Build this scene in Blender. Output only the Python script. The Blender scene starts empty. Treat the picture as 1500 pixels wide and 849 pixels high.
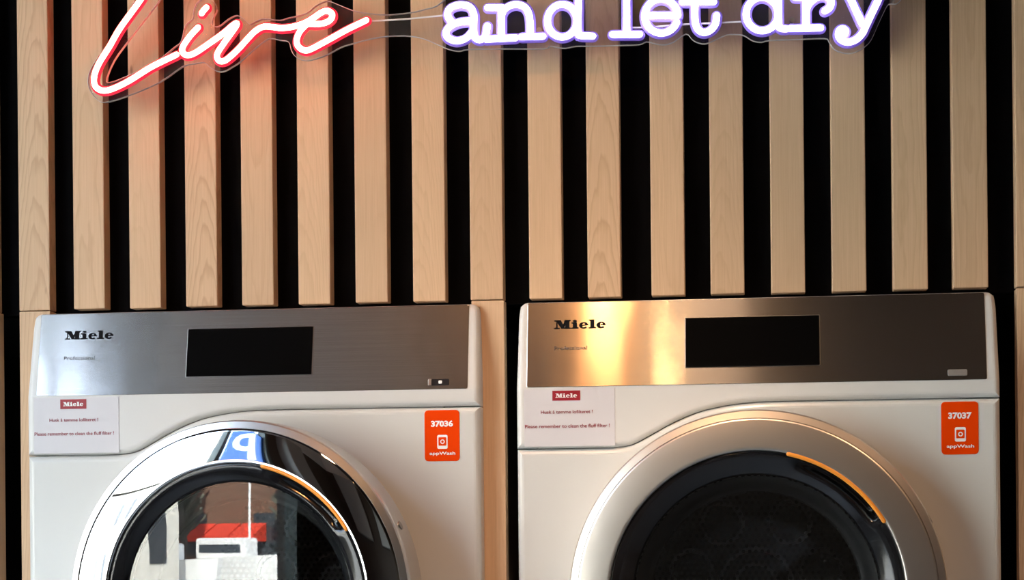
import bpy, bmesh, math, random
from mathutils import Vector, Matrix
from mathutils.geometry import tessellate_polygon

random.seed(7)
R = math.radians
PI = math.pi
sc = bpy.context.scene
COL = sc.collection

# ------------------------------------------------------------------ camera
EYE = Vector((0.24481, -2.45533, 1.42))
YAW, ROLL, FOC, CY = 0.125313, 0.009133, 2835.54, 765.316     # px values for a 1500x849 frame
cam = bpy.data.cameras.new('camera')
cam.sensor_width = 36.0
cam.lens = 36.0 * FOC / 1500.0
cam.shift_x = 0.0
cam.shift_y = (CY - 424.5) / 1500.0
cam.clip_start = 0.01
camo = bpy.data.objects.new('camera', cam)
COL.objects.link(camo)
camo.matrix_world = (Matrix.Translation(EYE) @ Matrix.Rotation(YAW, 4, 'Z')
                     @ Matrix.Rotation(PI / 2, 4, 'X') @ Matrix.Rotation(-ROLL, 4, 'Z'))
sc.camera = camo

# ------------------------------------------------------------------ world, sun, exposure
sc.view_settings.view_transform = 'Standard'
sc.view_settings.look = 'None'
sc.view_settings.gamma = 1.0
sc.view_settings.exposure = 0.0
world = bpy.data.worlds.new('sky')
sc.world = world
world.use_nodes = True
wn = world.node_tree.nodes
sky = wn.new('ShaderNodeTexSky')
sky.sky_type = 'NISHITA'
sky.sun_disc = False
sky.sun_elevation = R(42)
sky.sun_rotation = R(160)
hazy = wn.new('ShaderNodeHueSaturation')
hazy.inputs['Saturation'].default_value = 0.65
world.node_tree.links.new(sky.outputs[0], hazy.inputs['Color'])
world.node_tree.links.new(hazy.outputs[0], wn['Background'].inputs[0])
wn['Background'].inputs[1].default_value = 2.7

sun = bpy.data.lights.new('sun', 'SUN')
sun.energy = 41.0
sun.color = (1.0, 0.95, 0.88)
sun.angle = R(0.6)
suno = bpy.data.objects.new('sun', sun)
COL.objects.link(suno)
suno.rotation_euler = Vector((-0.35, -0.75, -0.62)).to_track_quat('-Z', 'Y').to_euler()

# the left side of the shop is glazed; its opening and sky portal
LX, LY0, LY1, WZ0, WZ1, FY = -1.45, -2.65, -0.35, 0.35, 2.72, -4.6
por = bpy.data.lights.new('window_portal', 'AREA')
por.shape = 'RECTANGLE'
por.size, por.size_y = LY1 - LY0, WZ1 - WZ0
por.cycles.is_portal = True
poro = bpy.data.objects.new('window_portal', por)
COL.objects.link(poro)
poro.location = (LX - 0.12, (LY0 + LY1) / 2, (WZ0 + WZ1) / 2)
poro.rotation_euler = (PI / 2, 0, -PI / 2)   # local -Z looks along +X, into the room

H = 1.42            # height of the eye; the z values measured below are relative to it


# ------------------------------------------------------------------ measuring helper
def ray(px, py):
    c, s = math.cos(ROLL), math.sin(ROLL)
    U, V = px - 750.0, py - CY
    u, v = U * c - V * s, U * s + V * c
    r = Vector((math.cos(YAW), math.sin(YAW), 0))
    f = Vector((-math.sin(YAW), math.cos(YAW), 0))
    return r * u + f * FOC + Vector((0, 0, -v))


def at(px, py, Y):
    """point of the real plane y = Y seen at this place of the photograph"""
    d = ray(px, py)
    return EYE + d * ((Y - EYE.y) / d.y)


# ------------------------------------------------------------------ object helpers
def link(name, me, m=None, parent=None, smooth=False, kind=None, label=None):
    o = bpy.data.objects.new(name, me)
    COL.objects.link(o)
    if m is not None:
        if isinstance(m, (list, tuple)):
            for k in m:
                me.materials.append(k)
        else:
            me.materials.append(m)
    if parent is not None:
        o.parent = parent
    if smooth:
        for p in me.polygons:
            p.use_smooth = True
    if kind:
        o['kind'] = kind
    if label:
        o['label'] = label
    return o


def obj(name, bm, m=None, parent=None, smooth=False, kind=None, label=None, fix=True):
    if fix:
        bmesh.ops.recalc_face_normals(bm, faces=bm.faces[:])
    me = bpy.data.meshes.new(name)
    bm.to_mesh(me)
    bm.free()
    return link(name, me, m, parent, smooth, kind, label)


def tag(o, label, cat, group=None):
    o['label'] = label
    o['category'] = cat
    if group:
        o['group'] = group
    return o


def thing(name, loc, label, cat, group=None):
    o = bpy.data.objects.new(name, None)
    COL.objects.link(o)
    o.location = loc
    o.empty_display_size = 0.1
    return tag(o, label, cat, group)


def box(bm, x0, x1, y0, y1, z0, z1):
    v = [bm.verts.new((x, y, z)) for x in (x0, x1) for y in (y0, y1) for z in (z0, z1)]
    for f in ((0, 1, 3, 2), (4, 6, 7, 5), (0, 4, 5, 1), (2, 3, 7, 6), (0, 2, 6, 4), (1, 5, 7, 3)):
        bm.faces.new([v[i] for i in f])
    return v


def bevel_all(bm, w, seg=2):
    bmesh.ops.bevel(bm, geom=bm.edges[:], offset=w, segments=seg, affect='EDGES', profile=0.5)


def tube(bm, pts, r, sides=10, closed=False, ball=True, sx=1.0, sy=1.0):
    """tube along points; caps are rounded off"""
    pts = [Vector(p) for p in pts]
    n = len(pts)
    rings = []
    prev = None
    data = []
    for i, p in enumerate(pts):
        if closed:
            t = pts[(i + 1) % n] - pts[i - 1]
        else:
            t = pts[min(i + 1, n - 1)] - pts[max(i - 1, 0)]
        t.normalize()
        data.append((p, t, 1.0))
    if ball and not closed:
        p, t, _ = data[0]
        pre = [(p - t * r * sx * math.sin(a), t, math.cos(a)) for a in (R(80), R(55), R(28))]
        q, u, _ = data[-1]
        post = [(q + u * r * sx * math.sin(a), u, math.cos(a)) for a in (R(28), R(55), R(80))]
        data = pre + data + post
    for p, t, k in data:
        a = Vector((0, 1, 0))
        if abs(t.dot(a)) > 0.9:
            a = Vector((1, 0, 0)) if prev is None else prev
        b = t.cross(a).normalized()
        a = b.cross(t).normalized()
        prev = a
        ring = []
        for j in range(sides):
            w = 2 * PI * j / sides
            ring.append(bm.verts.new(p + b * (math.cos(w) * r * k * sx) + a * (math.sin(w) * r * k * sy)))
        rings.append(ring)
    m = len(rings)
    for i in range(m if closed else m - 1):
        A, B = rings[i], rings[(i + 1) % m]
        for j in range(sides):
            bm.faces.new((A[j], A[(j + 1) % sides], B[(j + 1) % sides], B[j]))
    if not closed:
        bm.faces.new(rings[0][::-1])
        bm.faces.new(rings[-1])


def catmull(pts, step=6, closed=False):
    P = [Vector(p) for p in pts]
    out = []
    n = len(P)
    for i in range(n if closed else n - 1):
        if closed:
            a, b, c, d = P[i - 1], P[i], P[(i + 1) % n], P[(i + 2) % n]
        else:
            b, c = P[i], P[i + 1]
            a = P[i - 1] if i else b * 2 - c
            d = P[i + 2] if i + 2 < n else c * 2 - b
        for k in range(step):
            t = k / step
            out.append(0.5 * ((2 * b) + (c - a) * t + (2 * a - 5 * b + 4 * c - d) * t * t
                              + (3 * b - a - 3 * c + d) * t ** 3))
    if not closed:
        out.append(P[-1])
    return out


def inset(loop, d):
    """2D loop moved inward by d (counter clockwise loops shrink)"""
    n = len(loop)
    out = []
    for i in range(n):
        p0, p1, p2 = loop[i - 1], loop[i], loop[(i + 1) % n]
        e1, e2 = (p1 - p0).normalized(), (p2 - p1).normalized()
        n1, n2 = Vector((-e1.y, e1.x)), Vector((-e2.y, e2.x))
        m = n1 + n2
        k = max(m.dot(n1), 0.35)
        out.append(p1 + m * (d / k))
    return out


def area2(loop):
    return sum(loop[i - 1].x * loop[i].y - loop[i].x * loop[i - 1].y for i in range(len(loop))) / 2


def ccw(loop):
    loop = [Vector(p) for p in loop]
    return loop if area2(loop) > 0 else loop[::-1]


def plate(bm, outer, depth, r=0.0, seg=3, holes=(), y=0.0, warp=None, hole_depth=None):
    """slab with the given outline in the xz plane: front face at y, body towards +y, rounded front edge"""
    outer = ccw(outer)
    W = warp or (lambda x, yy, z: (x, yy, z))

    def ring(loop, yy):
        return [bm.verts.new(W(p.x, yy, p.y)) for p in loop]
    loops = [ring(outer, y + depth), ring(outer, y + r)] if r else [ring(outer, y + depth)]
    cur = outer
    if r:
        for k in range(1, seg + 1):
            a = PI / 2 * k / seg
            cur = inset(outer, r * (1 - math.cos(a)))
            loops.append(ring(cur, y + r * (1 - math.sin(a))))
    else:
        loops.append(ring(outer, y))
    for A, B in zip(loops, loops[1:]):
        n = len(A)
        for j in range(n):
            bm.faces.new((A[j], A[(j + 1) % n], B[(j + 1) % n], B[j]))
    front = loops[-1]
    hs = [[Vector(p) for p in h] for h in holes]
    hv = [ring(h, y) for h in hs]
    polys = [[p.to_3d() for p in cur]] + [[p.to_3d() for p in h] for h in hs]
    allv = front + [v for h in hv for v in h]
    for tri in tessellate_polygon(polys):
        try:
            bm.faces.new([allv[i] for i in tri])
        except ValueError:
            pass
    for h, vs in zip(hs, hv):
        back = ring(h, y + (hole_depth or depth))
        n = len(vs)
        for j in range(n):
            bm.faces.new((vs[j], back[j], back[(j + 1) % n], vs[(j + 1) % n]))
    if not holes:
        for tri in tessellate_polygon([[p.to_3d() for p in outer]]):
            try:
                bm.faces.new([loops[0][i] for i in tri][::-1])
            except ValueError:
                pass


def rect(x0, z0, x1, z1, r=0.0, seg=4):
    if r <= 0:
        return [Vector(p) for p in ((x0, z0), (x1, z0), (x1, z1), (x0, z1))]
    out = []
    for cx, cz, a0 in ((x1 - r, z0 + r, -90), (x1 - r, z1 - r, 0), (x0 + r, z1 - r, 90), (x0 + r, z0 + r, 180)):
        for k in range(seg + 1):
            a = R(a0 + 90 * k / seg)
            out.append(Vector((cx + r * math.cos(a), cz + r * math.sin(a))))
    return out


def circle2(cx, cz, r, n=24):
    return [Vector((cx + r * math.cos(2 * PI * k / n), cz + r * math.sin(2 * PI * k / n))) for k in range(n)]


def lathe(bm, prof, n=96, a0=0.0, a1=2 * PI, fn=None):
    """profile of (radius, y) swept round the y axis"""
    full = abs(a1 - a0 - 2 * PI) < 1e-6
    rows = []
    for i in range(n if full else n + 1):
        a = a0 + (a1 - a0) * i / n
        row = []
        for k, (r, yy) in enumerate(prof):
            if fn:
                r, yy = fn(a, k, r, yy)
            row.append(bm.verts.new((r * math.cos(a), yy, r * math.sin(a))))
        rows.append(row)
    m = len(rows)
    for i in range(m if full else m - 1):
        A, B = rows[i], rows[(i + 1) % m]
        for k in range(len(prof) - 1):
            bm.faces.new((A[k], A[k + 1], B[k + 1], B[k]))
    return rows


# ------------------------------------------------------------------ materials
def mat(name, color=(0.8, 0.8, 0.8), rough=0.5, metal=0.0, spec=0.5, coat=0.0, emit=None, strength=0.0, aniso=0.0):
    m = bpy.data.materials.new(name)
    m.use_nodes = True
    b = m.node_tree.nodes['Principled BSDF']
    b.inputs['Base Color'].default_value = (*color, 1)
    b.inputs['Roughness'].default_value = rough
    b.inputs['Metallic'].default_value = metal
    b.inputs['Specular IOR Level'].default_value = spec
    b.inputs['Coat Weight'].default_value = coat
    b.inputs['Coat Roughness'].default_value = 0.08
    b.inputs['Anisotropic'].default_value = aniso
    if emit:
        b.inputs['Emission Color'].default_value = (*emit, 1)
        b.inputs['Emission Strength'].default_value = strength
    return m


class NT:
    """small node-tree writer"""
    def __init__(self, m):
        self.t = m.node_tree
        self.b = self.t.nodes.get('Principled BSDF')

    def n(self, kind, **kw):
        x = self.t.nodes.new(kind)
        for k, v in kw.items():
            setattr(x, k, v)
        return x

    def l(self, a, b):
        self.t.links.new(a, b)

    def math(self, op, a, b=None):
        x = self.n('ShaderNodeMath', operation=op)
        for s, v in ((0, a), (1, b)):
            if v is None:
                continue
            if isinstance(v, (int, float)):
                x.inputs[s].default_value = v
            else:
                self.l(v, x.inputs[s])
        return x.outputs[0]

    def mapping(self, vec, scale=(1, 1, 1), loc=None):
        x = self.n('ShaderNodeMapping')
        x.inputs['Scale'].default_value = scale
        self.l(vec, x.inputs['Vector'])
        if loc is not None:
            self.l(loc, x.inputs['Location'])
        return x.outputs[0]

    def noise(self, vec, scale, detail=2.0, rough=0.5):
        x = self.n('ShaderNodeTexNoise')
        x.inputs['Scale'].default_value = scale
        x.inputs['Detail'].default_value = detail
        x.inputs['Roughness'].default_value = rough
        self.l(vec, x.inputs['Vector'])
        return x.outputs['Fac']

    def ramp(self, fac, stops):
        x = self.n('ShaderNodeValToRGB')
        e = x.color_ramp.elements
        while len(e) < len(stops):
            e.new(0.5)
        for k, (p, c) in enumerate(stops):
            e[k].position = p
            e[k].color = c if len(c) == 4 else (*c, 1)
        self.l(fac, x.inputs[0])
        return x.outputs[0]

    def mix(self, fac, a, b, mode='MIX'):
        x = self.n('ShaderNodeMix', data_type='RGBA', blend_type=mode)
        for s, v in ((x.inputs[0], fac), (x.inputs[6], a), (x.inputs[7], b)):
            if isinstance(v, (int, float)):
                s.default_value = v
            elif isinstance(v, tuple):
                s.default_value = (*v, 1) if len(v) == 3 else v
            else:
                self.l(v, s)
        return x.outputs[2]

    def bump(self, h, strength, dist=0.001):
        x = self.n('ShaderNodeBump')
        x.inputs['Strength'].default_value = strength
        x.inputs['Distance'].default_value = dist
        self.l(h, x.inputs['Height'])
        self.l(x.outputs[0], self.b.inputs['Normal'])
        return x


def oak(name, light, dark):
    m = mat(name, light, 0.55, spec=0.35)
    t = NT(m)
    tc = t.n('ShaderNodeTexCoord').outputs['Object']
    oi = t.n('ShaderNodeObjectInfo')
    rnd = oi.outputs['Random']
    off = t.n('ShaderNodeCombineXYZ')
    t.l(t.math('MULTIPLY', rnd, 37.0), off.inputs[0])
    t.l(t.math('MULTIPLY', rnd, 91.0), off.inputs[2])
    o = off.outputs[0]
    sep = t.n('ShaderNodeSeparateXYZ')
    t.l(tc, sep.inputs[0])
    # growth rings cut nearly lengthwise: pointed arches down the middle of the board
    xo = t.math('ADD', sep.outputs[0], t.math('MULTIPLY', t.math('SUBTRACT', rnd, 0.45), 0.03))
    x2 = t.math('MULTIPLY', t.math('MULTIPLY', xo, xo), 5200.0)
    wob = t.noise(t.mapping(tc, (38, 38, 7), o), 1.0, 3.0)
    slope = t.math('MULTIPLY', t.math('SUBTRACT', t.math('FRACT', t.math('MULTIPLY', rnd, 7.31)), 0.25), 34.0)
    v = t.math('ADD', t.math('ADD', x2, t.math('MULTIPLY', sep.outputs[2], slope)), t.math('MULTIPLY', wob, 3.6))
    ring = t.math('FRACT', v)
    rings = t.ramp(ring, [(0.0, (0, 0, 0)), (0.55, (0.12, 0.12, 0.12)), (0.88, (1, 1, 1)), (1.0, (0, 0, 0))])
    amp = t.math('ADD', 0.05, t.math('MULTIPLY', t.math('POWER', t.math('FRACT', t.math('MULTIPLY', rnd, 3.77)), 2.0), 0.5))
    fib = t.noise(t.mapping(tc, (520, 520, 9), o), 1.0, 3.0, 0.6)
    big = t.noise(t.mapping(tc, (14, 14, 2.2), o), 1.0, 2.0)
    c = t.mix(t.math('MULTIPLY', rings, amp), light, dark)
    c = t.mix(t.ramp(fib, [(0.35, (0, 0, 0)), (0.75, (0.34, 0.34, 0.34))]), c, dark)
    c = t.mix(t.ramp(big, [(0.35, (0, 0, 0)), (0.7, (0.30, 0.30, 0.30))]), c, tuple(0.55 * a + 0.45 * b for a, b in zip(light, dark)))
    hv = t.n('ShaderNodeHueSaturation')
    t.l(t.math('ADD', 0.90, t.math('MULTIPLY', t.math('FRACT', t.math('MULTIPLY', rnd, 5.13)), 0.16)), hv.inputs['Value'])
    t.l(c, hv.inputs['Color'])
    # little knots
    vo = t.n('ShaderNodeTexVoronoi')
    vo.inputs['Scale'].default_value = 1.0
    t.l(t.mapping(tc, (24, 24, 7), o), vo.inputs['Vector'])
    k = t.ramp(vo.outputs['Distance'], [(0.0, (1, 1, 1)), (0.035, (0.6, 0.6, 0.6)), (0.06, (0, 0, 0))])
    c2 = t.mix(t.math('MULTIPLY', k, 0.75), hv.outputs[0], (0.10, 0.055, 0.03))
    t.l(c2, t.b.inputs['Base Color'])
    t.bump(fib, 0.12, 0.0006)
    return m


M = {}
M['oak'] = oak('oak', (0.67, 0.455, 0.282), (0.41, 0.25, 0.135))
M['felt'] = mat('black felt', (0.0025, 0.0025, 0.003), 0.95, spec=0.04)
M['niche'] = mat('black board', (0.010, 0.009, 0.009), 0.8, spec=0.2)
M['enamel'] = mat('white enamel', (0.60, 0.605, 0.58), 0.28, spec=0.5, coat=0.15)
M['enamel2'] = mat('white plastic', (0.61, 0.61, 0.59), 0.34, spec=0.45)
M['chrome'] = mat('mirror chrome', (0.88, 0.88, 0.88), 0.025, 1.0)
M['trim'] = mat('satin aluminium', (0.62, 0.61, 0.60), 0.30, 1.0)
M['satin'] = mat('satin champagne metal', (0.72, 0.665, 0.60), 0.38, 1.0)
M['black'] = mat('gloss black plastic', (0.010, 0.010, 0.011), 0.12, spec=0.5)
M['recess'] = mat('dark handle pocket', (0.006, 0.006, 0.008), 0.4, spec=0.3)
M['orange'] = mat('orange grip', (0.80, 0.28, 0.03), 0.35, spec=0.5)
M['screen'] = mat('black screen glass', (0.0015, 0.0015, 0.0015), 0.5, spec=0.02)
M['frame'] = mat('screen surround', (0.30, 0.29, 0.28), 0.35, 1.0)
M['ink'] = mat('black lettering', (0.008, 0.008, 0.010), 0.7, spec=0.08)
M['greyink'] = mat('grey lettering', (0.12, 0.12, 0.12), 0.7, spec=0.08)
M['paper'] = mat('label film', (0.60, 0.59, 0.61), 0.33, spec=0.4)
M['redink'] = mat('red lettering', (0.24, 0.008, 0.025), 0.5)
M['red'] = mat('red print', (0.29, 0.004, 0.014), 0.45)
M['white'] = mat('white print', (0.86, 0.85, 0.84), 0.5)
M['sticker'] = mat('orange sticker', (0.74, 0.050, 0.0), 0.6, spec=0.05)
M['rubber'] = mat('dark grey rubber', (0.022, 0.022, 0.023), 0.55)
M['drum'] = mat('drum steel', (0.16, 0.155, 0.15), 0.38, 0.9)
M['hole'] = mat('drum hole', (0.004, 0.004, 0.004), 0.9, spec=0.0)
M['port'] = mat('dark port', (0.02, 0.018, 0.02), 0.2)
M['portgrey'] = mat('grey port cover', (0.30, 0.29, 0.28), 0.4, 0.5)
M['seam'] = mat('grey joint', (0.22, 0.22, 0.21), 0.8)
M['screw'] = mat('screw steel', (0.35, 0.34, 0.33), 0.3, 1.0)

# brushed steel: grooves run along x
m = mat('brushed stainless steel', (0.60, 0.585, 0.565), 0.145, 1.0, aniso=1.0)
t = NT(m)
tan = t.n('ShaderNodeCombineXYZ')
tan.inputs[2].default_value = 1.0
t.l(tan.outputs[0], t.b.inputs['Tangent'])
tc = t.n('ShaderNodeTexCoord').outputs['Object']
lines = t.noise(t.mapping(tc, (6, 900, 900)), 1.0, 3.0, 0.6)
t.l(t.mix(t.ramp(lines, [(0.3, (0, 0, 0)), (0.7, (1, 1, 1))]), (0.56, 0.545, 0.525), (0.66, 0.645, 0.625)), t.b.inputs['Base Color'])
wav = t.noise(t.mapping(tc, (16, 16, 13)), 1.0, 1.0)
hh = t.math('ADD', t.math('MULTIPLY', wav, 1.0), t.math('MULTIPLY', lines, 0.002))
t.bump(hh, 0.07, 0.004)
broad = t.n('ShaderNodeBsdfPrincipled')           # coarser scratches: a second, wider lobe
broad.inputs['Base Color'].default_value = (0.60, 0.585, 0.565, 1)
broad.inputs['Metallic'].default_value = 1.0
broad.inputs['Roughness'].default_value = 0.34
two = t.n('ShaderNodeMixShader')
two.inputs[0].default_value = 0.18
t.l(t.b.outputs[0], two.inputs[1])
t.l(broad.outputs[0], two.inputs[2])
t.l(two.outputs[0], t.t.nodes['Material Output'].inputs[0])
M['steel'] = m


def glassy(name, tint, ior=1.5, gloss=1.0, rough=0.0, haze=0.0):
    """thin clear sheet: mostly see-through, with a Fresnel mirror on top"""
    m = bpy.data.materials.new(name)
    m.use_nodes = True
    n = m.node_tree.nodes
    l = m.node_tree.links
    n.remove(n['Principled BSDF'])
    tr = n.new('ShaderNodeBsdfTransparent')
    tr.inputs[0].default_value = (*tint, 1)
    gl = n.new('ShaderNodeBsdfGlossy')
    gl.inputs['Roughness'].default_value = rough
    gl.inputs['Color'].default_value = (gloss, gloss, gloss, 1)
    lw = n.new('ShaderNodeLayerWeight')          # Schlick's formula, alike from both sides
    pw = n.new('ShaderNodeMath')
    pw.operation = 'POWER'
    l.new(lw.outputs['Facing'], pw.inputs[0])
    pw.inputs[1].default_value = 5.0
    f0 = ((ior - 1) / (ior + 1)) ** 2
    fr = n.new('ShaderNodeMath')
    fr.operation = 'MULTIPLY_ADD'
    l.new(pw.outputs[0], fr.inputs[0])
    fr.inputs[1].default_value = 1 - f0
    fr.inputs[2].default_value = f0
    mx = n.new('ShaderNodeMixShader')
    l.new(fr.outputs[0], mx.inputs[0])
    l.new(tr.outputs[0], mx.inputs[1])
    l.new(gl.outputs[0], mx.inputs[2])
    out = mx.outputs[0]
    if haze:                                     # a little scattering in the sheet
        df = n.new('ShaderNodeBsdfDiffuse')
        df.inputs[0].default_value = (0.85, 0.85, 0.85, 1)
        tl = n.new('ShaderNodeBsdfTranslucent')
        tl.inputs[0].default_value = (0.85, 0.85, 0.85, 1)
        hz = n.new('ShaderNodeMixShader')
        hz.inputs[0].default_value = 0.5
        l.new(df.outputs[0], hz.inputs[1])
        l.new(tl.outputs[0], hz.inputs[2])
        m2 = n.new('ShaderNodeMixShader')
        m2.inputs[0].default_value = haze
        l.new(out, m2.inputs[1])
        l.new(hz.outputs[0], m2.inputs[2])
        out = m2.outputs[0]
    l.new(out, n['Material Output'].inputs[0])
    return m


M['doorglass'] = glassy('door glass', (0.62, 0.63, 0.63), 1.95)
M['bowlglass'] = glassy('inner bowl glass', (0.70, 0.71, 0.71), 1.45)
M['pane'] = glassy('window pane', (0.94, 0.96, 0.95), 1.4)
M['acrylic'] = glassy('clear acrylic', (0.93, 0.93, 0.93), 1.3, 0.8, 0.12, 0.03)
M['edge'] = mat('frosted acrylic edge', (0.55, 0.54, 0.54), 0.45)
M['edge'].node_tree.nodes['Principled BSDF'].inputs['Subsurface Weight'].default_value = 0.0
M['redcore'] = mat('red neon core', (0.8, 0.5, 0.45), 0.4, emit=(1.0, 0.13, 0.075), strength=38.0)
M['redjacket'] = mat('red jacket with halo', (0.5, 0.01, 0.03), 0.4, emit=(1.0, 0.025, 0.075), strength=0.75)  # silicone side wall; its weak glow also stands in for the lens halo
M['whitecore'] = mat('white neon core', (0.85, 0.85, 0.9), 0.4, emit=(0.90, 0.84, 1.0), strength=8.5)
M['whitefringe'] = mat('violet fringe glow', (0.30, 0.22, 0.75), 0.4, emit=(0.20, 0.09, 0.80), strength=0.30)  # violet lens fringe round the white tubes, painted as a weak glow
M['cord'] = mat('clear plastic cord', (0.80, 0.76, 0.74), 0.25)

# ------------------------------------------------------------------ the wall with its slats
SLAT_W, SLAT_D = 0.0423, 0.0235
SLAT_X = [-0.7928, -0.7177, -0.6429, -0.5668, -0.4909, -0.4158, -0.3407, -0.2654, -0.1900, -0.1153, -0.0394,
          0.0354, 0.1163, 0.1910, 0.2667, 0.3423, 0.4178, 0.4912, 0.5675, 0.6430]
ZB = H + 0.286          # lower ends of the slats
CEIL = 3.35
bm = bmesh.new()
box(bm, LX, 3.2, SLAT_D, SLAT_D + 0.03, ZB - 0.004, CEIL)      # felt-covered board behind the slats
wall = obj('wall_back', bm, M['felt'], kind='structure')
bm = bmesh.new()
box(bm, LX, 3.2, SLAT_D + 0.03, 0.75, ZB + 0.006, ZB + 0.03)   # top of the niche
box(bm, LX, 3.2, 0.72, 0.75, 0, ZB + 0.006)                    # back of the niche
box(bm, LX, -0.86, SLAT_D, SLAT_D + 0.03, 0, ZB - 0.004)       # boards closing the niche left and right
box(bm, 0.70, 3.2, SLAT_D, SLAT_D + 0.03, 0, ZB - 0.004)
obj('niche_lining', bm, M['niche'], wall)
bm = bmesh.new()
h = CEIL - ZB - 0.002
box(bm, -SLAT_W / 2, SLAT_W / 2, 0, SLAT_D, 0, h)
bevel_all(bm, 0.0012, 2)
bmesh.ops.recalc_face_normals(bm, faces=bm.faces[:])
slat_me = bpy.data.meshes.new('slat')
bm.to_mesh(slat_me)
bm.free()
for i, x in enumerate(SLAT_X):
    o = link('slat', slat_me, None if i else M['oak'], wall)
    o.location = (x + SLAT_W / 2, 0, ZB + random.uniform(-0.0006, 0.0006))
bm = bmesh.new()
box(bm, -SLAT_W / 2, SLAT_W / 2, 0, SLAT_D, 0, ZB - 0.0015)
bevel_all(bm, 0.0010, 2)
bmesh.ops.recalc_face_normals(bm, faces=bm.faces[:])
up_me = bpy.data.meshes.new('upright')
bm.to_mesh(up_me)
bm.free()
for i, x in enumerate((-0.7905, -0.7177, -0.1145, 0.5675, 0.6430)):
    o = link('upright', up_me, None if i else M['oak'], wall)
    o.location = (x + SLAT_W / 2, 0, 0)

# ------------------------------------------------------------------ lettering
_font_cache = {}


def text_mesh(s, size, bold=0.0, extrude=0.0):
    key = (s, size, bold)
    if key in _font_cache:
        return _font_cache[key]
    cu = bpy.data.curves.new('lettering', 'FONT')
    cu.body = s
    cu.size = size
    cu.offset = bold
    cu.align_x = 'CENTER'
    cu.align_y = 'CENTER'
    cu.resolution_u = 3
    o = bpy.data.objects.new('lettering', cu)
    COL.objects.link(o)
    dg = bpy.context.evaluated_depsgraph_get()
    dg.update()
    me = bpy.data.meshes.new_from_object(o.evaluated_get(dg))
    bpy.data.objects.remove(o)
    bpy.data.curves.remove(cu)
    _font_cache[key] = me
    return me


def write(name, s, cx, cz, width, height, m, parent, y=-0.0004, bold=0.0, warp=None, label=None):
    """flat lettering fitted to the given width and height, standing on the plane y"""
    src = text_mesh(s, 1.0, bold)
    me = src.copy()
    me.materials.clear()
    xs = [v.co.x for v in me.vertices]
    ys = [v.co.y for v in me.vertices]
    sx = width / (max(xs) - min(xs))
    sy = height / (max(ys) - min(ys))
    mx, my = (max(xs) + min(xs)) / 2, (max(ys) + min(ys)) / 2
    for v in me.vertices:
        x, z = cx + (v.co.x - mx) * sx, cz + (v.co.y - my) * sy
        v.co = warp(x, y, z) if warp else (x, y, z)
    return link(name, me, m, parent, label=label)


def slab_logo():
    """the wide slab-serif word, as polygons in units of its cap height"""
    P = []

    def rc(x0, z0, x1, z1):
        P.append([(x0, z0), (x1, z0), (x1, z1), (x0, z1)])

    def e(o):
        n = 22
        for k in range(n):
            a, b = R(8 + 312 * k / n), R(8 + 312 * (k + 1) / n)
            P.append([(o + .56 + .54 * math.cos(a), .35 + .37 * math.sin(a)), (o + .56 + .54 * math.cos(b), .35 + .37 * math.sin(b)),
                      (o + .58 + .17 * math.cos(b), .36 + .25 * math.sin(b)), (o + .58 + .17 * math.cos(a), .36 + .25 * math.sin(a))])
        rc(o + .36, .33, o + 1.09, .43)

    def i(o, top, dot):
        rc(o, 0, o + .88, .13)
        rc(o + .2, 0.1, o + .68, top)
        rc(o + .03, top - .13, o + .5, top)
        if dot:
            P.append([(o + .44 + .24 * math.cos(2 * PI * k / 12), .87 + .13 * math.sin(2 * PI * k / 12)) for k in range(12)])
    rc(0, 0, .68, .13)
    rc(.26, .1, .40, 1)
    rc(0, .87, .6, 1)
    P.append([(.20, 1), (.80, 1), (1.20, .22), (1.02, 0), (.88, 0)])
    P.append([(1.02, 0), (1.16, .1), (1.42, .8), (1.42, 1), (1.30, 1), (.98, .25)])
    rc(1.28, .1, 1.80, 1)
    rc(1.12, 0, 1.98, .13)
    rc(1.25, .87, 1.98, 1)
    i(2.02, .70, True)
    e(2.94)
    i(4.08, 1.0, False)
    e(5.00)
    return P, 6.10


LOGO, LOGO_W = slab_logo()


def logo(cx0, z0, width, height, m, parent, y=-0.0004, warp=None):
    bm = bmesh.new()
    for k, poly in enumerate(LOGO):
        vs = []
        for x, z in poly:
            X, Z = cx0 + x / LOGO_W * width, z0 + z * height
            vs.append(bm.verts.new(warp(X, y, Z) if warp else (X, y, Z)))
        bm.faces.new(vs)
    for f in bm.faces:
        f.normal_update()
        if f.normal.y > 0:
            f.normal_flip()
    return obj('logo_lettering', bm, m, parent, fix=False)


# ------------------------------------------------------------------ the dryers
MW = 0.596
MY = -0.0314                       # plane of the machine fronts
Z_TOP, Z_PAN = 0.2800, 0.1695      # top of the machine, lower edge of the steel panel (relative to H)
TILT = (0.0314 - 0.0093) / (0.279 - 0.1693)


def lean(x, y, z):
    """the control fascia leans back above the lower edge of the steel panel"""
    return (x, y + max(0.0, z - Z_PAN) * TILT, z)


SEAM = [(0.0, 0.0935), (0.10, 0.0935), (0.126, 0.0942), (0.146, 0.0975), (0.168, 0.1085), (0.196, 0.1235), (0.226, 0.1358),
        (0.256, 0.1430), (0.292, 0.1474), (0.335, 0.1485), (0.42, 0.1485), (MW, 0.1485)]
SEAM = [Vector((p.x, p.y)) for p in catmull([(x, z, 0) for x, z in SEAM], 4)]


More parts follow.
